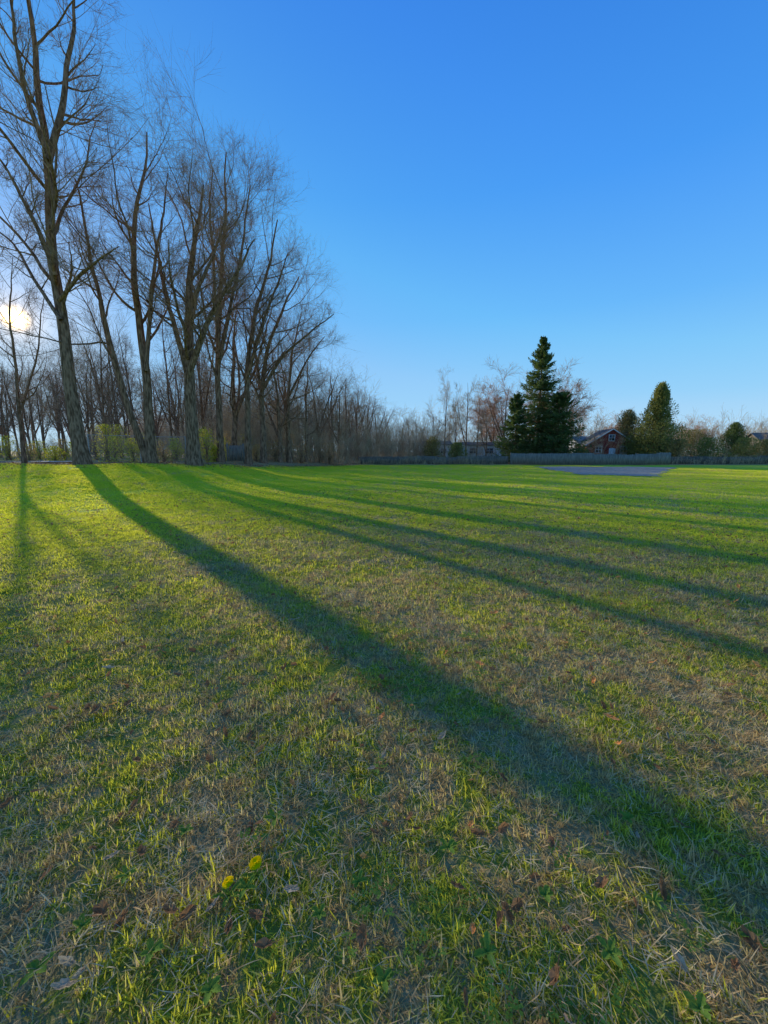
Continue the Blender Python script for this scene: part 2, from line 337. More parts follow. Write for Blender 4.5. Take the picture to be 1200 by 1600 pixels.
p7=field(.7,5,30,1.0); kk=(np.sin(p7[:,0]*2.1+1)+np.sin(p7[:,1]*2.7)+rng.normal(0,.6,len(p7)))>.4; p7=p7[kk]; scatter('clover',wc,p7,rng.uniform(.7,1.3,len(p7)),'patches of tiny clover leaves in the lawn','clover',.1)
# ------------------------------------------------------------------ tree generator
def nrm(v): return v/np.maximum(np.linalg.norm(v,axis=-1,keepdims=True),1e-9)
def grow(st,d,L,r0,n,jit,up,tip,r):
    k=len(st); P=np.zeros((k,n,3)); P[:,0]=st; p=st.copy(); d=nrm(d.copy())
    for i in range(1,n):
        d=nrm(d+r.normal(0,jit,(k,3))+np.array([0,0,up])); p=p+d*(L/(n-1))[:,None]; P[:,i]=p
    s=np.linspace(0,1,n); R=r0[:,None]*(1-(1-tip)*s[None]**.9); return P,R
def kids(P,R,c,t0,t1,ang,angsd,ratio,rr,r,fall=.6,rmin=.006):
    k,n,_=P.shape; L=np.linalg.norm(np.diff(P,axis=1),axis=2).sum(1)
    idx=np.repeat(np.arange(k),c); m=len(idx); tt=np.tile((np.arange(c)+.5)/c,k)*(t1-t0)+t0+r.uniform(-.5,.5,m)*(t1-t0)/c; tt=np.clip(tt,0,.999)
    f=tt*(n-1); i=np.minimum(f.astype(int),n-2); w=(f-i)[:,None]
    pos=P[idx,i]*(1-w)+P[idx,i+1]*w; T=nrm(P[idx,i+1]-P[idx,i]); rad=R[idx,i]*(1-w[:,0])+R[idx,i+1]*w[:,0]
    Nn=r.normal(0,1,(m,3)); Nn=nrm(Nn-(Nn*T).sum(1,keepdims=True)*T); a=r.normal(ang,angsd,m)[:,None]
    d=T*np.cos(a)+Nn*np.sin(a)
    ln=L[idx]*ratio*(1-fall*(tt-t0)/(1-t0+1e-6))*r.uniform(.5,1.45,m)
    return pos,d,ln,np.maximum(np.minimum(rad*.8,rad*rr+0*ln),rmin)
def tube(P,R,sides):
    k,n,_=P.shape; T=nrm(np.gradient(P,axis=1)); m=nrm(T.mean(1)); ref=np.eye(3)[np.argmin(np.abs(m),axis=1)][:,None,:]
    U=nrm(np.cross(T,np.broadcast_to(ref,T.shape))); Vv=np.cross(T,U); a=np.arange(sides)*2*np.pi/sides
    V=P[:,:,None]+R[:,:,None,None]*(np.cos(a)[:,None]*U[:,:,None]+np.sin(a)[:,None]*Vv[:,:,None])
    i=np.arange(k*n*sides).reshape(k,n,sides); j=np.roll(i,-1,axis=2)
    F=np.stack([i[:,:-1],j[:,:-1],j[:,1:],i[:,1:]],-1).reshape(-1,4); return V.reshape(-1,3),F
def join(parts):
    V=[];F=[];o=0
    for v,f in parts: V.append(v);F.append(f+o);o+=len(v)
    return np.concatenate(V),np.concatenate(F)
def resample(cp,n):
    cp=np.asarray(cp,float); s=np.r_[0,np.cumsum(np.linalg.norm(np.diff(cp,axis=0),axis=1))]; s/=s[-1]
    q=np.linspace(0,1,n*3); Q=np.stack([np.interp(q,s,cp[:,j]) for j in range(3)],-1)
    K=np.ones(7)/7; Qp=np.pad(Q,((3,3),(0,0)),mode='reflect',reflect_type='odd'); Q=np.stack([np.convolve(Qp[:,j],K,'valid') for j in range(3)],-1)
    return Q[np.linspace(0,n*3-1,n).astype(int)]
def tree_geo(stems,seed,c=(8,7,5),spread=.30,ang=.95,up=.075,flare=True,tw=.0045,ratios=(.6,.56,.6),fl=.30,r2=.008):
    r=np.random.default_rng(seed); tr=[];cr=[]
    for cp,ra,rb,ts,nl in stems:
        n=22; Q=resample(cp,n); Ls=np.linalg.norm(np.diff(Q,axis=0),axis=1).sum()
        wob=np.cumsum(r.normal(0,.005*Ls,(n,3)),axis=0)*np.linspace(0,1,n)[:,None]; wob[:,2]=0; Q=Q+wob*.8
        s=np.linspace(0,1,n); R=rb+(ra-rb)*(1-s)**.85
        if flare and Q[0,2]<.3: R=R*(1+.4*np.exp(-s*30))
        P=Q[None];RR=R[None]; tr.append(tube(P,RR,10))
        st,d,l,rd=kids(P,RR,nl,ts,.93,ang,.22,spread,.47,r,fl,.012)
        P1,R1=grow(st,d,l,rd,12,.12,up,.15,r); tr.append(tube(P1,R1,6))
        st,d,l,rd=kids(P1,R1,c[0],.2,.93,.8,.22,ratios[0],.48,r,.35,r2)
        P2,R2=grow(st,d,l,rd,8,.11,up*.7,.3,r); cr.append(tube(P2,R2,4))
        st,d,l,rd=kids(P2,R2,c[1],.12,.92,.7,.22,ratios[1],.55,r,.25,tw)
        P3,R3=grow(st,d,l,rd,6,.11,up*.5,.5,r); cr.append(tube(P3,R3,3))
        st,d,l,rd=kids(P3,R3,c[2],.1,.9,.6,.2,ratios[2],.7,r,.15,tw*.75)
        P4,R4=grow(st,d,l,rd,4,.10,up*.4,.5,r); cr.append(tube(P4,R4,3))
    return join(tr),join(cr)
def make_tree(loc,stems,label,seed,tmat=bark,cmat=None,group='row of tall bare trees',**kw):
    (tv,tf),(cv,cf_)=tree_geo(stems,seed,**kw)
    e=top('bare_tree',label,'tree',loc,group)
    obj('trunk',mesh_np('trunk',tv,tf,tmat,True),e); obj('crown',mesh_np('crown',cv,cf_,cmat or twigm,False),e)
    return e
def hero(Y,basepx,stems,label,seed,**kw):
    b=W(basepx,705,Y); b[2]=float(gz(b[0],b[1]))-.05
    S=[]
    for pts,ra,rb,ts,nl,dy in stems:
        n=len(pts); cp=[W(a,q,Y+dy*k/(n-1))-b for k,(a,q) in enumerate(pts)]
        if pts[0][1]>=715: cp[0]=np.array([cp[0][0]*1.0,0,0.0])
        S.append((cp,ra,rb,ts,nl))
    return make_tree(b,S,label,seed,**kw)
hero(21,130,[([(130,728),(113,630),(98,520),(86,400),(76,250),(66,120),(50,-20),(40,-110)],.34,.04,.30,15,1.0),
   ([(76,250),(96,170),(108,60),(118,-80)],.16,.03,.12,9,1.5),
   ([(88,430),(60,360),(25,290),(-20,220)],.13,.025,.1,9,-1.5),
   ([(92,470),(125,430),(158,405),(190,385)],.10,.02,.2,7,-1.5),
   ([(95,500),(55,440),(20,380),(-30,340)],.10,.02,.2,6,1.5),
   ([(74,240),(40,150),(20,60),(5,-60)],.13,.025,.1,9,-1.)],'tallest bare tree with thick trunk casting a long shadow',11,spread=.27)
hero(24,236,[([(236,722),(229,600),(214,480),(204,380),(210,270),(216,200)],.30,.035,.36,13,1.0),
   ([(232,724),(192,610),(160,460),(140,360),(124,280)],.21,.03,.4,10,-1.0),
   ([(228,580),(236,430),(250,340),(262,270)],.14,.025,.15,9,1.5)],'bare tree with two stems spreading from one base',12,spread=.29)
hero(25,303,[([(303,720),(296,630),(290,560),(286,450),(290,350),(296,285)],.42,.04,.40,11,.5),
   ([(292,580),(266,480),(250,400),(236,320)],.18,.03,.2,9,1.2),
   ([(293,590),(325,500),(368,430),(400,375)],.21,.03,.2,9,-1.2),
   ([(290,560),(305,460),(332,390),(348,330)],.16,.03,.2,9,-.5)],'broad bare tree with many upswept limbs from a stout trunk',13,spread=.29)
hero(30,345,[([(345,715),(341,600),(346,480),(352,350),(362,235)],.27,.04,.28,18,.5),([(343,560),(368,450),(388,360),(400,290)],.16,.03,.15,13,1),([(343,560),(335,450),(330,340),(336,260)],.15,.03,.15,12,-1)],'tall bare tree with dense finely twigged rounded crown',14,spread=.25,ang=.85,c=(9,9,5))
hero(31,388,[([(388,715),(385,580),(396,490),(416,410),(426,345)],.27,.04,.3,14,.5),([(386,590),(412,500),(438,435),(454,392)],.16,.03,.15,10,-1)],'bare tree with steeply rising limbs',15,spread=.28)
hero(34,412,[([(412,715),(408,620),(416,540),(440,475),(458,430)],.29,.04,.3,14,.5),([(410,610),(440,555),(485,515),(518,490)],.15,.03,.2,10,-1),([(410,620),(395,530),(390,470)],.14,.03,.2,8,1)],'bare tree with a long limb arching over the brush',16,spread=.31)
hero(39,452,[([(452,716),(450,630),(458,550),(474,490)],.25,.035,.25,13,.5),([(451,620),(480,560),(505,525)],.13,.03,.2,9,-1)],'bare tree with open branching crown',17,spread=.33)
def generic(seed,H,nst=1):
    r=np.random.default_rng(seed); S=[]
    lx,ly=r.normal(0,.05,2)*H
    S.append(([(0,0,0),(lx*.2,ly*.2,H*.35),(lx*.6,ly*.5,H*.65),(lx,ly,H*.88)],H*.0115,.02,.25,11))
    for k in range(nst):
        a=r.uniform(0,6.28); q=H*.19; z0=H*r.uniform(.15,.3)
        S.append(([(lx*.2,ly*.2,z0),(lx*.3+q*.5*math.cos(a),ly*.3+q*.5*math.sin(a),z0+H*.25),(q*math.cos(a),q*math.sin(a),H*.78)],H*.007,.02,.15,8))
    return S
VAR=[]
for k in range(6):
    H=16; (tv,tf),(cv,cf_)=tree_geo(generic(100+k,H,k%3),200+k,c=(6,6,3),spread=.29,ang=.9,tw=.0060)
    VAR.append((mesh_np('trunk',tv,tf,bark,True),mesh_np('crown',cv,cf_,twigm)))
VARG=[]
for k in range(3):
    H=16; (tv,tf),(cv,cf_)=tree_geo(generic(130+k,H,k%3),230+k,c=(7,6,3),spread=.30,ang=.85,tw=.013)
    VARG.append((mesh_np('trunk',tv,tf,bark,True),mesh_np('crown',cv,cf_,twiggrey)))
(tv,tf),(cv,cf_)=tree_geo(generic(140,16,3),240,c=(8,7,4),spread=.33,ang=.95,tw=.016); RED=(mesh_np('trunk',tv,tf,bark,True),mesh_np('crown',cv,cf_,twigred))
def place(var,x,y,H,label,group,wide=1.0,rz=None,r=random):
    e=top('bare_tree',label,'tree',(x,y,float(gz(x,y))-.05),group)
    s=H/16; e.scale=(s*wide,s*wide,s); e.rotation_euler=(0,0,r.uniform(0,6.28) if rz is None else rz)
    obj('trunk',var[0],e); obj('crown',var[1],e)
GW='bare trees of the wood behind the lawn'
def HX(px,Y): return (px-600)/607*Y
for (px,Y,H) in [(478,44,13),(500,50,13.5),(520,54,14),(540,60,14),(556,66,14),(572,74,14),(590,84,13.5),(606,92,12.5),(625,100,12),(437,38,13),(365,36,17),(530,50,11),(560,56,10),(580,66,9),(610,72,8),(455,46,13),(548,72,13)]:
    place(VAR[int(px)%6],HX(px,Y),Y,H,'bare tree with fine grey brown twigs','row of tall bare trees',1.4)
place(VAR[1],HX(36,25),25,14,'bare tree rising beside the low sun','row of tall bare trees',.8,2.0)
r2=random.Random(5); cnt=0
while cnt<90:
    az=math.radians(r2.uniform(8,54)); D=r2.uniform(58,120)
    x=-D*math.sin(az); y=D*math.cos(az)
    if y<lawn_edge(x)+8: continue
    H=D*r2.uniform(.15,.27); H=min(H,24)
    if math.degrees(az)<22: H=min(H,15)
    if abs(math.degrees(az)-42)<3.0: H=min(H,D*.19)
    v=VAR[cnt%6]
    if cnt%3==0: v=VARG[(cnt//3)%3]
    place(v,x,y,H,'slender bare tree in a dense wood',GW,r2.uniform(.8,1.1),r=r2); cnt+=1
for (px,Y,H) in [(10,34,8),(165,34,14),(190,40,17),(270,38,16),(140,44,13),(320,40,17),(215,46,17),(290,46,16),(100,50,13),(60,48,12)]:
    place(VAR[int(px)%6],HX(px,Y),Y,H,'slender bare tree in a dense wood',GW,.7,r=r2)
GR='bare trees beyond the wooden fence'
for (px,Y,H,v) in [(694,60,13.0,0),(728,60,13.5,1),(712,66,11,2),(745,63,12,0),(760,58,8,1),(675,70,9,2),(652,72,8.5,1),(640,78,9,0),(905,75,11,2),(930,80,10,0),(990,72,9,1),(1085,70,6.5,0),(1110,74,7,2),(1065,66,7.5,1),(1180,80,7,0),(1135,90,8,1),(880,85,13,1),(925,56,4.5,2),(968,55,4,0),(700,80,10,1),(770,78,10,2),(1035,80,8,0),(1160,76,7,1),(1095,62,5,2),(1190,62,5,1)]:
    place(VARG[v],HX(px,Y),Y,H,'small bare tree behind a wooden fence',GR,1.3 if H<10 else .8)
for (px,Y,H) in [(785,62,13.5),(866,66,14.5),(955,85,9),(850,70,14),(975,66,7.5),(770,68,12),(1100,68,6.8),(1075,72,7)]:
    place(RED,HX(px,Y),Y,H,'bare tree with warm reddish twigs','reddish bare trees beyond the fence',1.2)
# ------------------------------------------------------------------ brush
def brush(name,n,xs,ys,hmin,hmax,mat,label,r0=.018,seed=1,cc=(7,5),spr=.22):
    r=np.random.default_rng(seed); x=r.uniform(*xs,n); y=ys(r,x)
    st=np.stack([x,y,gz(x,y)-.05],-1); d=np.stack([r.normal(0,spr,n),r.normal(0,spr,n),np.ones(n)],-1)
    clump=.75+.45*np.sin(x*1.3+np.sin(y*.7)*2)*np.sin(x*.37+y*.21)
    L=r.uniform(hmin,hmax,n)*clump; P,R=grow(st,d,L,np.full(n,r0),8,.12,.03,.25,r); parts=[tube(P,R,4)]
    s,d,l,q=kids(P,R,cc[0],.15,.99,.6,.2,.42,.6,r,.5,r0*.4); P2,R2=grow(s,d,l,q,5,.14,.08,.4,r); parts.append(tube(P2,R2,3))
    s,d,l,q=kids(P2,R2,cc[1],.15,.99,.6,.2,.55,.6,r,.4,r0*.33); P3,R3=grow(s,d,l,q,4,.12,.05,.5,r); parts.append(tube(P3,R3,3))
    V,F=join(parts); o=obj(name,mesh_np(name,V,F,mat)); o['kind']='stuff'; o['label']=label; o['category']='brush'
brush('brush_thicket',900,(-19,8),lambda r,x:np.interp(x,[-19,-10,-6,0,8],[37,39,45,50,53])+r.uniform(0,9,len(x)),2.4,7,twiggrey,'tangled grey brown leafless brush along the lawn edge',r0=.022,seed=3,cc=(8,5))
brush('brush_thicket',800,(-62,-12),lambda r,x:33+r.uniform(0,20,len(x)),1.2,3.6,twiggrey,'low leafless undergrowth beneath the wood',r0=.014,seed=4,cc=(8,5))
brush('brush_thicket',1100,(4,78),lambda r,x:54+r.uniform(0,18,len(x)),2,4.6,twiggrey,'leafless shrubs behind the wooden fence',seed=5,cc=(8,5))
brush('brush_thicket',260,(-6,13),lambda r,x:45.2+r.uniform(0,.9,len(x)),.5,1.5,twiggrey,'low tan weeds growing in front of the brown fence',r0=.01,seed=14,cc=(7,5))
brush('brush_thicket',320,(34,58),lambda r,x:45.6+r.uniform(0,1.6,len(x)),.5,1.6,twiggrey,'low tan weeds growing in front of the dark fence',r0=.01,seed=15,cc=(7,5))
brush('distant_woods',1500,(-200,-8),lambda r,x:np.maximum(92,-x*.95+60)+r.uniform(0,40,len(x)),10,18,twiggrey,'far off leafless woods along the horizon',r0=.07,seed=6,cc=(10,6),spr=.12)
brush('distant_woods',1100,(-10,170),lambda r,x:100+r.uniform(0,30,len(x)),6,12,twiggrey,'far off leafless woods along the horizon',r0=.06,seed=8,cc=(9,6))
# ------------------------------------------------------------------ foliage cards
def cards(Cn,D,L,Wd,r):
    n=len(Cn); D=nrm(D); s=nrm(np.cross(D,r.normal(0,1,(n,3)))); L=L[:,None]; Wd=Wd[:,None]
    V=np.stack([Cn-D*L*.5,Cn+s*Wd*.5,Cn+D*L*.5,Cn-s*Wd*.5],1); return V.reshape(-1,3),np.arange(n*4).reshape(n,4)
def spruce(x,y,H,R0,label,seed,name='spruce_tree',bare=.06,dens=17,pw=.95):
    r=np.random.default_rng(seed); b=(x,y,float(gz(x,y))-.05)
    e=top(name,label,'tree',b,'evergreen trees beyond the fence')
    nb=int(H*dens); z=H*(bare+(1-bare)*np.sort(r.uniform(0,1,nb))**1.05); z=np.round(z/.62)*.62+r.normal(0,.15,nb); z=np.clip(z,H*bare,H*.985)
    rad=R0*((H-z)/H)**pw*r.uniform(.55,1.25,nb)+.12
    a=r.uniform(0,6.283,nb); n=7; s=np.linspace(0,1,n)
    P=np.zeros((nb,n,3)); P[:,:,0]=rad[:,None]*s*np.cos(a)[:,None]; P[:,:,1]=rad[:,None]*s*np.sin(a)[:,None]
    slope=np.where(z/H>.75,.40,-.02)[:,None]; P[:,:,2]=z[:,None]+rad[:,None]*(slope*s-.30*s+.34*s**3)
    Rr=np.maximum(.03*rad[:,None]/3*(1-.8*s)[None],.006)
    tv=tube(np.array([[[0,0,0],[.05,0,H*.5],[0,0,H]]],float),np.array([[H*.016,H*.009,.02]]),8)
    obj('trunk',mesh_np('trunk',*join([tv,tube(P,Rr,3)]),bark,True),e)
    m=95; idx=np.repeat(np.arange(nb),m); q=r.uniform(.1,1.02,len(idx)); q=np.minimum(q,.999); f=q*(n-1); i=np.minimum(f.astype(int),n-2); w=(f-i)[:,None]
    c=P[idx,i]*(1-w)+P[idx,i+1]*w; T=nrm(P[idx,i+1]-P[idx,i]); side=nrm(np.cross(T,[0,0,1.]))
    off=r.normal(0,1,len(idx)); wid=(.16+.22*rad[idx])*(1.1-q*.8); c=c+side*(off*wid*.6)[:,None]; c[:,2]-=np.abs(r.normal(0,.12,len(idx)))*(1+.3*rad[idx])
    D=T+side*(np.sign(off)*.7)[:,None]+r.normal(0,.25,T.shape)+np.array([0,0,-.2])
    V,F=cards(c,D,r.uniform(.2,.42,len(idx)),r.uniform(.06,.13,len(idx)),r)
    obj('crown',mesh_np('crown',V,F,spruce_m),e); return e
spruce(HX(838,52),52,16.3,5.3,'tall dark spruce with layered drooping branches',1,dens=21,pw=.9)
spruce(HX(869,50),50,9.0,3.9,'shorter dark spruce beside the tallest one',2,bare=.02,dens=26,pw=.55)
spruce(HX(804,51),51,9.2,3.0,'narrow ragged dark spruce with open branches',3,dens=17,pw=.75)
def bushy(name,x,y,H,Rx,label,mat,seed,cat='tree',group='evergreen trees beyond the fence',n=9000,cone=.8,z0=.03,ls=(.12,.3),stemmat=None,nc=46):
    r=np.random.default_rng(seed); e=top(name,label,cat,(x,y,float(gz(x,y))-.03),group)
    cz=r.uniform(z0,1,nc); prof=lambda t:np.clip((1-t)**cone*1.15*np.minimum(1,.45+t*2.6),0,1)
    ca=r.uniform(0,6.283,nc); cr=Rx*prof(cz)*r.uniform(.35,.85,nc); cen=np.stack([cr*np.cos(ca),cr*np.sin(ca),cz*H*.94],-1)
    size=Rx*(.22+.25*prof(cz))*r.uniform(.7,1.2,nc)*(46/nc)**.3; idx=r.integers(0,nc,n); dv=nrm(r.normal(0,1,(n,3))); q=r.uniform(.5,1.05,n)**.6
    c=cen[idx]+dv*(size[idx]*q)[:,None]*np.array([1,1,1.5]); c[:,2]=np.clip(c[:,2],.05,H*1.03)
    V,F=cards(c,dv+np.array([0,0,.8])+r.normal(0,.4,(n,3)),r.uniform(*ls,n),r.uniform(ls[0]*.4,ls[1]*.4,n),r)
    obj('crown',mesh_np('crown',V,F,mat),e)
    k=nc; st=np.zeros((k,3)); P=np.stack([st+np.array([0,0,.0]),cen*np.array([.25,.25,.5]),cen],1); rr=np.full((k,1),H*.006+.005)*np.array([[1.3,.8,.3]])
    tr=tube(np.array([[[0,0,0],[.03,0,H*.4],[0,0,H*.9]]],float),np.array([[H*.018,H*.012,.01]]),7)
    obj('trunk',mesh_np('trunk',*join([tr,tube(P,rr,4)]),stemmat or bark,True),e)
bushy('cedar_tree',HX(1023,54),54,10.6,4.2,'full conical cedar rising behind the fence',cedar_m,11,n=26000,cone=1.0,ls=(.16,.36),nc=110)
bushy('cedar_tree',HX(975,58),58,7.4,2.7,'smaller brownish evergreen beside the red house',cedar_b,12,cone=.5,n=12000,nc=70)
bushy('cedar_tree',HX(1145,60),60,5.8,2.2,'low spreading evergreen behind the fence',spruce_m,13,cone=.6,nc=60)
bushy('cedar_tree',HX(1082,62),62,4.8,2.8,'low spreading evergreen behind the fence',cedar_b,14,cone=.4,n=5000)
for k,(px,H,R) in enumerate([(1165,3.2,1.8),(1195,3.0,1.8),(1105,3.2,2),(676,3.4,1.4),(715,2.6,1.5),(1060,3.0,1.6),(905,2.4,1.2)]):
    bushy('evergreen_shrub',HX(px,50.5),50.5,H,R,'rounded dark green shrub beside the fence',[cedar_m,cedar_b][k%2],30+k,'shrub','dark shrubs beside the fence',3000,.4)
for k,(px,Y,H,R,m) in enumerate([(168,27,2.5,.9,0),(207,28,1.6,.8,0),(324,29,2.6,.8,0),(255,28.5,1.5,.7,1),(15,33,2.0,1.2,0),(62,35,1.6,1.1,0),(100,33,1.7,1.0,1),(345,33,2.0,.9,0),(295,33,1.8,1.0,1),(430,38,2.1,1.3,1),(470,41,2.2,1.5,1),(400,35,1.5,.8,1),(150,34,3.0,1.1,1),(235,35,2.4,1.0,0),(515,45,2.4,1.6,1),(190,38,3.2,1.3,0),(275,40,2.2,1.2,1),(360,38,2.6,1.2,1),(120,31,1.4,.8,0),(180,31,2.0,1.0,0),(448,42,2.8,1.6,1),(500,47,2.6,1.7,1),(275,31,1.7,.8,0),(310,36,2.6,1.0,0),(385,40,2.4,1.2,0),(85,30,1.1,.7,0),(45,31,1.3,.8,1),(335,30,1.4,.6,0)]):
    bushy('leafy_shrub',HX(px,Y),Y,H,R,['shrub with yellow green leaves glowing in low sun','thin shrub with dry brown leaves'][m],[shrub_m,shrub_d][m],60+k,'shrub','shrubs along the edge of the wood',950 if m==0 else 650,.35,ls=(.08,.17),stemmat=twigm)
# ------------------------------------------------------------------ fences
def boxes(L):
    V=[];F=[]
    for (x0,x1,y0,y1,z0,z1) in L:
        b=len(V); V+=[(x0,y0,z0),(x1,y0,z0),(x1,y1,z0),(x0,y1,z0),(x0,y0,z1),(x1,y0,z1),(x1,y1,z1),(x0,y1,z1)]
        F+=[(b,b+3,b+2,b+1),(b+4,b+5,b+6,b+7),(b,b+1,b+5,b+4),(b+1,b+2,b+6,b+5),(b+2,b+3,b+7,b+6),(b+3,b,b+4,b+7)]
    return np.array(V,float),np.array(F)
def board_fence(p0,p1,h,mat,label,seed,pane=2.4):
    r=np.random.default_rng(seed); p0=np.array(p0,float); p1=np.array(p1,float); L=np.linalg.norm(p1-p0); a=math.atan2(*(p1-p0)[::-1])
    e=top('wooden_fence',label,'fence',(p0[0],p0[1],0)); e.rotation_euler=(0,0,a)
    def g(x): q=p0+(p1-p0)*x/L; return float(gz(q[0],q[1]))
    B=[];x=0;ph=0
    while x<L-.1:
        if int(x/pane)!=int((x-.15)/pane): ph=r.normal(0,.06)
        w=.13; hh=h+ph+r.normal(0,.02); z=g(x); B.append((x,x+w,-.012+r.normal(0,.003),.012,z+.04,z+hh)); x+=w+.012
    k=0
    while k*pane<L:
        x0=k*pane; x1=min(L,x0+pane); z=g(x0)
        for zz in (.3,h-.25): B.append((x0+.06,x1-.06,.02,.06,z+zz,z+zz+.08))
        k+=1
    V,F=boxes(B); obj('board_panel',mesh_np('board_panel',V,F,mat),e)
    k=0
    while k*pane<=L:
        z=g(k*pane); V,F=boxes([(k*pane-.05,k*pane+.05,.015,.115,z-.1,z+h+.06),(k*pane-.06,k*pane+.06,.005,.125,z+h+.06,z+h+.085)]); obj('post',mesh_np('post',V,F,mat),e); k+=1
board_fence((HX(800,46),46.4),(HX(1046,45.5),45.2),1.32,wood_grey,'long weathered grey board fence behind the lawn',1)
board_fence((HX(560,47.5),47.5),(HX(798,46),46.8),.95,wood_mid,'lower weathered brown picket fence in front of brush',2)
board_fence((HX(1047,48),48),(HX(1320,50),50),.95,wood_dark,'dark stained board fence beneath shrubs',3)
a=np.array([HX(140,26),26.]); b=np.array([HX(345,30.5),30.5]); L=np.linalg.norm(b-a); e=top('chain_link_fence','galvanised chain link fence with steel posts under trees','fence',(a[0],a[1],0)); e.rotation_euler=(0,0,math.atan2(b[1]-a[1],b[0]-a[0]))
def cg(x): q=a+(b-a)*x/L; return float(gz(q[0],q[1]))
hh=1.75; P=[]
sp=.085
x=-hh
while x<L:
    for sg in (0,1):
        lo=max(0,x);hi=min(L,x+hh)
        if hi-lo>.05:
            z0=lo-x;z1=hi-x
            if sg: z0,z1=hh-z0,hh-z1
            P.append([[lo,0,cg(lo)+z0+.03],[hi,0,cg(hi)+z1+.03]])
    x+=sp
P=np.array(P); V,F=tube(P,np.full(P.shape[:2],.0024),3); obj('wire_mesh',mesh_np('wire_mesh',V,F,steel),e)
rail=np.array([[[q,0,cg(q)+hh+.05] for q in np.linspace(0,L,12)]]); obj('top_rail',mesh_np('top_rail',*tube(rail,np.full((1,12),.022),8),steel,True),e)
k=0
while k<=L:
    pp=np.array([[[k,.03,cg(k)-.1],[k,.03,cg(k)+1],[k,.03,cg(k)+hh+.12]]]); obj('post',mesh_np('post',*tube(pp,np.full((1,3),.04),8),steel,True),e); k+=2.9
gx=HX(368,32); e=top('wooden_gate','pale weathered board gate between two posts','gate',(gx,32,float(gz(gx,32))),None)
V,F=boxes([(-.55+.14*k,-.43+.14*k,-.01,.012,.08,1.35+.02*math.sin(k*3)) for k in range(8)]+[(-.56,.56,.014,.05,.3,.38),(-.56,.56,.014,.05,1.1,1.18)]); obj('gate_leaf',mesh_np('gate_leaf',V,F,wood_grey),e)
for s in (-.66,.66):
    V,F=boxes([(s-.06,s+.06,-.05,.07,-.1,1.5)]); obj('post',mesh_np('post',V,F,wood_grey),e)
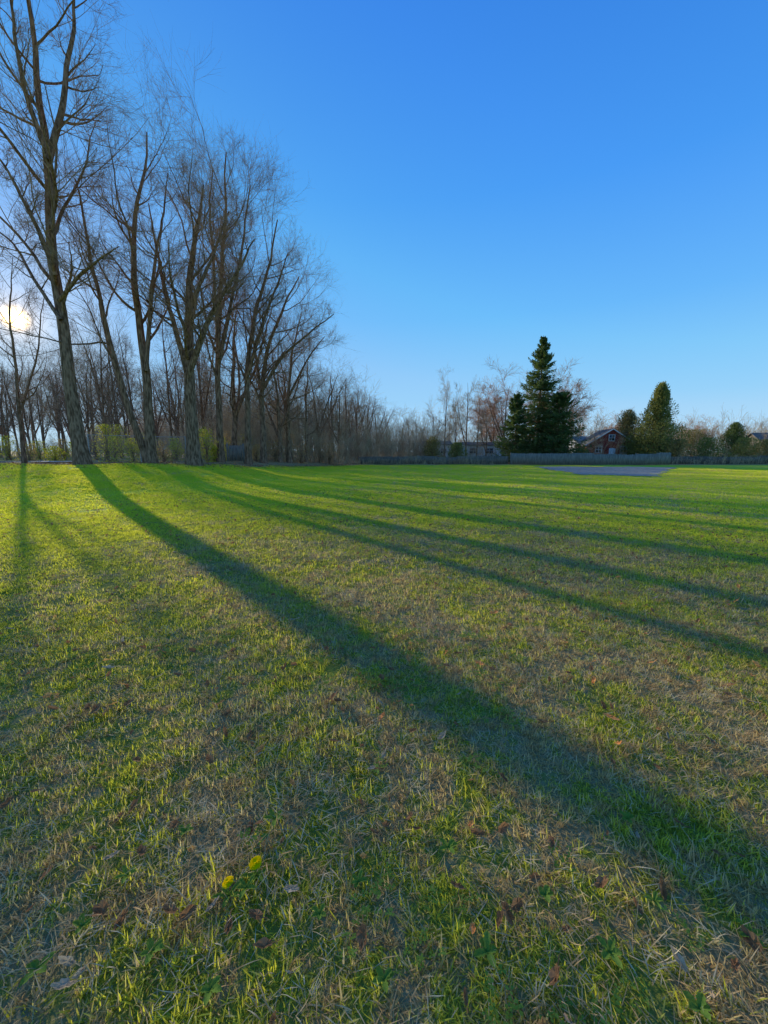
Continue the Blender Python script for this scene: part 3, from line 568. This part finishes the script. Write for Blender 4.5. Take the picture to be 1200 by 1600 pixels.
# ------------------------------------------------------------------ houses
def house(x,y,w,d,hw,hr,wallmat,roofmat,label,rot,wins,door=None,ridge='y',chim=False,name='house'):
    e=top(name,label,'house',(x,y,float(gz(x,y))-.05)); e.rotation_euler=(0,0,rot)
    if ridge=='y':
        V=[(-w/2,-d/2,0),(w/2,-d/2,0),(w/2,-d/2,hw),(0,-d/2,hw+hr),(-w/2,-d/2,hw),(-w/2,d/2,0),(w/2,d/2,0),(w/2,d/2,hw),(0,d/2,hw+hr),(-w/2,d/2,hw)]
        F=[(0,1,2,3,4),(9,8,7,6,5),(1,6,7,2),(5,0,4,9)]
        o=.3; k=hr/(w/2); t_=.12
        R=[]
        for s in (-1,1):
            R.append(([(0,-d/2-o,hw+hr+.02),(s*(w/2+o),-d/2-o,hw-o*k+.02),(s*(w/2+o),d/2+o,hw-o*k+.02),(0,d/2+o,hw+hr+.02)]))
    else:
        V=[(-w/2,-d/2,0),(-w/2,d/2,0),(-w/2,d/2,hw),(-w/2,0,hw+hr),(-w/2,-d/2,hw),(w/2,-d/2,0),(w/2,d/2,0),(w/2,d/2,hw),(w/2,0,hw+hr),(w/2,-d/2,hw)]
        F=[(0,4,3,2,1),(5,6,7,8,9),(0,5,9,4),(1,2,7,6)]
        o=.3;k=hr/(d/2);t_=.12;R=[]
        for s in (-1,1): R.append([(-w/2-o,0,hw+hr+.02),(-w/2-o,s*(d/2+o),hw-o*k+.02),(w/2+o,s*(d/2+o),hw-o*k+.02),(w/2+o,0,hw+hr+.02)])
    me=bpy.data.meshes.new('wall'); me.from_pydata(V,[],F); me.materials.append(wallmat); obj('wall',me,e)
    RV=[];RF=[]
    for q in R:
        b_=len(RV); RV+=q+[(a_,c_,z_+t_) for a_,c_,z_ in q]; RF+=[(b_,b_+1,b_+2,b_+3),(b_+7,b_+6,b_+5,b_+4)]+[(b_+j,b_+(j+1)%4,b_+4+(j+1)%4,b_+4+j) for j in range(4)]
    me=bpy.data.meshes.new('roof'); me.from_pydata(RV,[],RF); me.materials.append(roofmat); rf=obj('roof',me,e)
    if chim:
        V,F=boxes([(w*.18,w*.18+.6,-.3,.3,hw+hr*.3,hw+hr+.7),(w*.18-.05,w*.18+.65,-.35,.35,hw+hr+.7,hw+hr+.8)]); obj('chimney',mesh_np('chimney',V,F,red_sid),rf)
    if ridge=='y':
        FV=[];FF=[]
        for s in (-1,1):
            b_=len(FV); y0=-d/2-o-.03
            for yy in (y0,y0+.026):
                FV+=[(0,yy,hw+hr+.16),(s*(w/2+o),yy,hw-o*k+.16),(s*(w/2+o),yy,hw-o*k-.0),(0,yy,hw+hr-.0)]
            FF+=[(b_,b_+1,b_+2,b_+3),(b_+4,b_+5,b_+6,b_+7),(b_,b_+1,b_+5,b_+4),(b_+3,b_+2,b_+6,b_+7)]
        me=bpy.data.meshes.new('fascia'); me.from_pydata(FV,[],FF); me.materials.append(white_p); obj('fascia',me,e)
    for (cx,cz,ww,wh) in wins:
        fy=-d/2
        V,F=boxes([(cx-ww/2,cx+ww/2,fy-.02,fy-.005,cz-wh/2,cz+wh/2)]); wn=obj('window',mesh_np('window',V,F,glass),e)
        t2=.09; V,F=boxes([(cx-ww/2-t2,cx-ww/2,fy-.06,fy+.01,cz-wh/2-t2,cz+wh/2+t2),(cx+ww/2,cx+ww/2+t2,fy-.06,fy+.01,cz-wh/2-t2,cz+wh/2+t2),(cx-ww/2,cx+ww/2,fy-.06,fy+.01,cz+wh/2,cz+wh/2+t2),(cx-ww/2,cx+ww/2,fy-.06,fy+.01,cz-wh/2-t2,cz-wh/2),(cx-.025,cx+.025,fy-.045,fy-.022,cz-wh/2,cz+wh/2),(cx-ww/2,cx-.027,fy-.045,fy-.022,cz-.025,cz+.025),(cx+.027,cx+ww/2,fy-.045,fy-.022,cz-.025,cz+.025)])
        obj('frame',mesh_np('frame',V,F,white_p),wn)
    if door:
        cx=door; V,F=boxes([(cx-.45,cx+.45,-d/2-.05,-d/2-.004,.1,2.1)]); obj('door',mesh_np('door',V,F,white_p),e)
    return e
house(HX(943,60),60,6.8,5,2.6,2.2,red_sid,shingle,'maroon cottage with white trimmed gable and windows',-.15,[(-1.7,1.9,.8,.9),(1.7,1.9,.8,.9),(0,3.6,.7,.8)],door=.2,chim=False)
house(HX(908,64),64,4.5,5,2.4,1.5,white_p,shingle_l,'pale garage with light grey shingle roof',.3,[(-1.2,1.6,.8,.9)],ridge='x')
house(HX(1010,70),70,7,7,2.5,1.6,cream_p,shingle,'small cream house mostly hidden behind evergreens',0,[(-1,1.6,.9,1)],ridge='x')
house(HX(758,66),66,8,5,2.6,.45,white_p,shingle,'long low white building behind the fence',.0,[(-2.6,1.7,1.2,.8),(0,1.7,1.2,.8),(2.6,1.7,1.2,.8)],ridge='x')
house(HX(680,68),68,4.6,5,2.7,.6,white_p,shingle,'small white building seen over the fence',.0,[(-1,1.7,.9,.8),(1,1.7,.9,.8)],ridge='x')
house(HX(1208,68),68,7,7,2.7,2.0,brown_s,shingle,'brown house with dark gabled roof behind shrubs',-.2,[(-1.7,1.8,1,1),(1.4,1.8,1,1)],ridge='x',chim=True)
# ------------------------------------------------------------------ light, world, camera
ld=bpy.data.lights.new('sun','SUN'); ld.energy=5.0; ld.angle=math.radians(.6); ld.color=(1,.92,.72)
lo=bpy.data.objects.new('sun',ld); link(lo); lo.rotation_euler=SUN.to_track_quat('Z','Y').to_euler(); lo.location=(-30,40,30)
w=bpy.data.worlds.new('World'); scene.world=w; w.use_nodes=True; w.node_tree.nodes.clear(); t=NT(w.node_tree)
sk=t.node('ShaderNodeTexSky',sky_type='NISHITA'); sk.sun_disc=False; sk.sun_elevation=SUN_EL; sk.sun_rotation=-SUN_AZ; sk.air_density=1.0; sk.dust_density=.3; sk.ozone_density=2.5; sk.altitude=200
tc=t.node('ShaderNodeTexCoord'); dp=t.node('ShaderNodeVectorMath',operation='DOT_PRODUCT'); nn=t.node('ShaderNodeVectorMath',operation='NORMALIZE'); t.l.new(tc.outputs['Generated'],nn.inputs[0]); t.l.new(nn.outputs[0],dp.inputs[0]); dp.inputs[1].default_value=SUN
sx=t.node('ShaderNodeSeparateXYZ'); t.l.new(nn.outputs[0],sx.inputs[0])
cr=t.node('ShaderNodeValToRGB'); t.l.new(sx.outputs['Z'],cr.inputs[0]); E=cr.color_ramp.elements
stops=[(0,(.56,.79,.92)),(.12,(.30,.63,.96)),(.30,(.125,.45,.97)),(.50,(.045,.31,.90)),(.75,(.013,.18,.74)),(1,(.012,.13,.55))]
E[0].position=0; E[0].color=(*stops[0][1],1); E[1].position=1; E[1].color=(*stops[-1][1],1)
for p_,c_ in stops[1:-1]: q=E.new(p_); q.color=(*c_,1)
nis=t.mix(1.0,sk.outputs[0],(1.3*.12,2.2*.12,3.1*.12),'MULTIPLY')
mn=t.node('ShaderNodeVectorMath',operation='MINIMUM'); t.l.new(nis,mn.inputs[0]); mn.inputs[1].default_value=(.42,.68,.95)
col=t.mix(.72,mn.outputs[0],cr.outputs[0])
sc=t.node('ShaderNodeVectorMath',operation='SCALE'); t.l.new(col,sc.inputs[0]); sc.inputs['Scale'].default_value=1/.15
om=t.math('SUBTRACT',1.0,dp.outputs['Value'])
def ex(k,a): return t.math('MULTIPLY',t.math('EXPONENT',t.math('MULTIPLY',om,-1/k)),a)
core=ex(.00005,30.); halo=ex(.0006,.5); wide=ex(.012,.30)
bg=t.node('ShaderNodeBackground'); bg.inputs[1].default_value=.15; t.l.new(sc.outputs[0],bg.inputs[0])
b2=t.node('ShaderNodeBackground'); b2.inputs[0].default_value=(1,.60,.16,1); t.l.new(t.math('ADD',t.math('ADD',core,halo),wide),b2.inputs[1])
ad=t.node('ShaderNodeAddShader'); t.l.new(bg.outputs[0],ad.inputs[0]); t.l.new(b2.outputs[0],ad.inputs[1])
out=t.node('ShaderNodeOutputWorld'); t.l.new(ad.outputs[0],out.inputs[0])
cd=bpy.data.cameras.new('camera'); cd.sensor_fit='VERTICAL'; cd.sensor_height=36; cd.lens=13.5; cd.clip_end=4000; cd.clip_start=.05
co=bpy.data.objects.new('camera',cd); link(co); co.location=(0,0,EYE); co.rotation_euler=(math.radians(90)-PITCH,0,0); scene.camera=co
scene.view_settings.view_transform='Standard'; scene.view_settings.look='None'; scene.view_settings.exposure=0
print('faces',sum(len(m.polygons) for m in bpy.data.meshes))
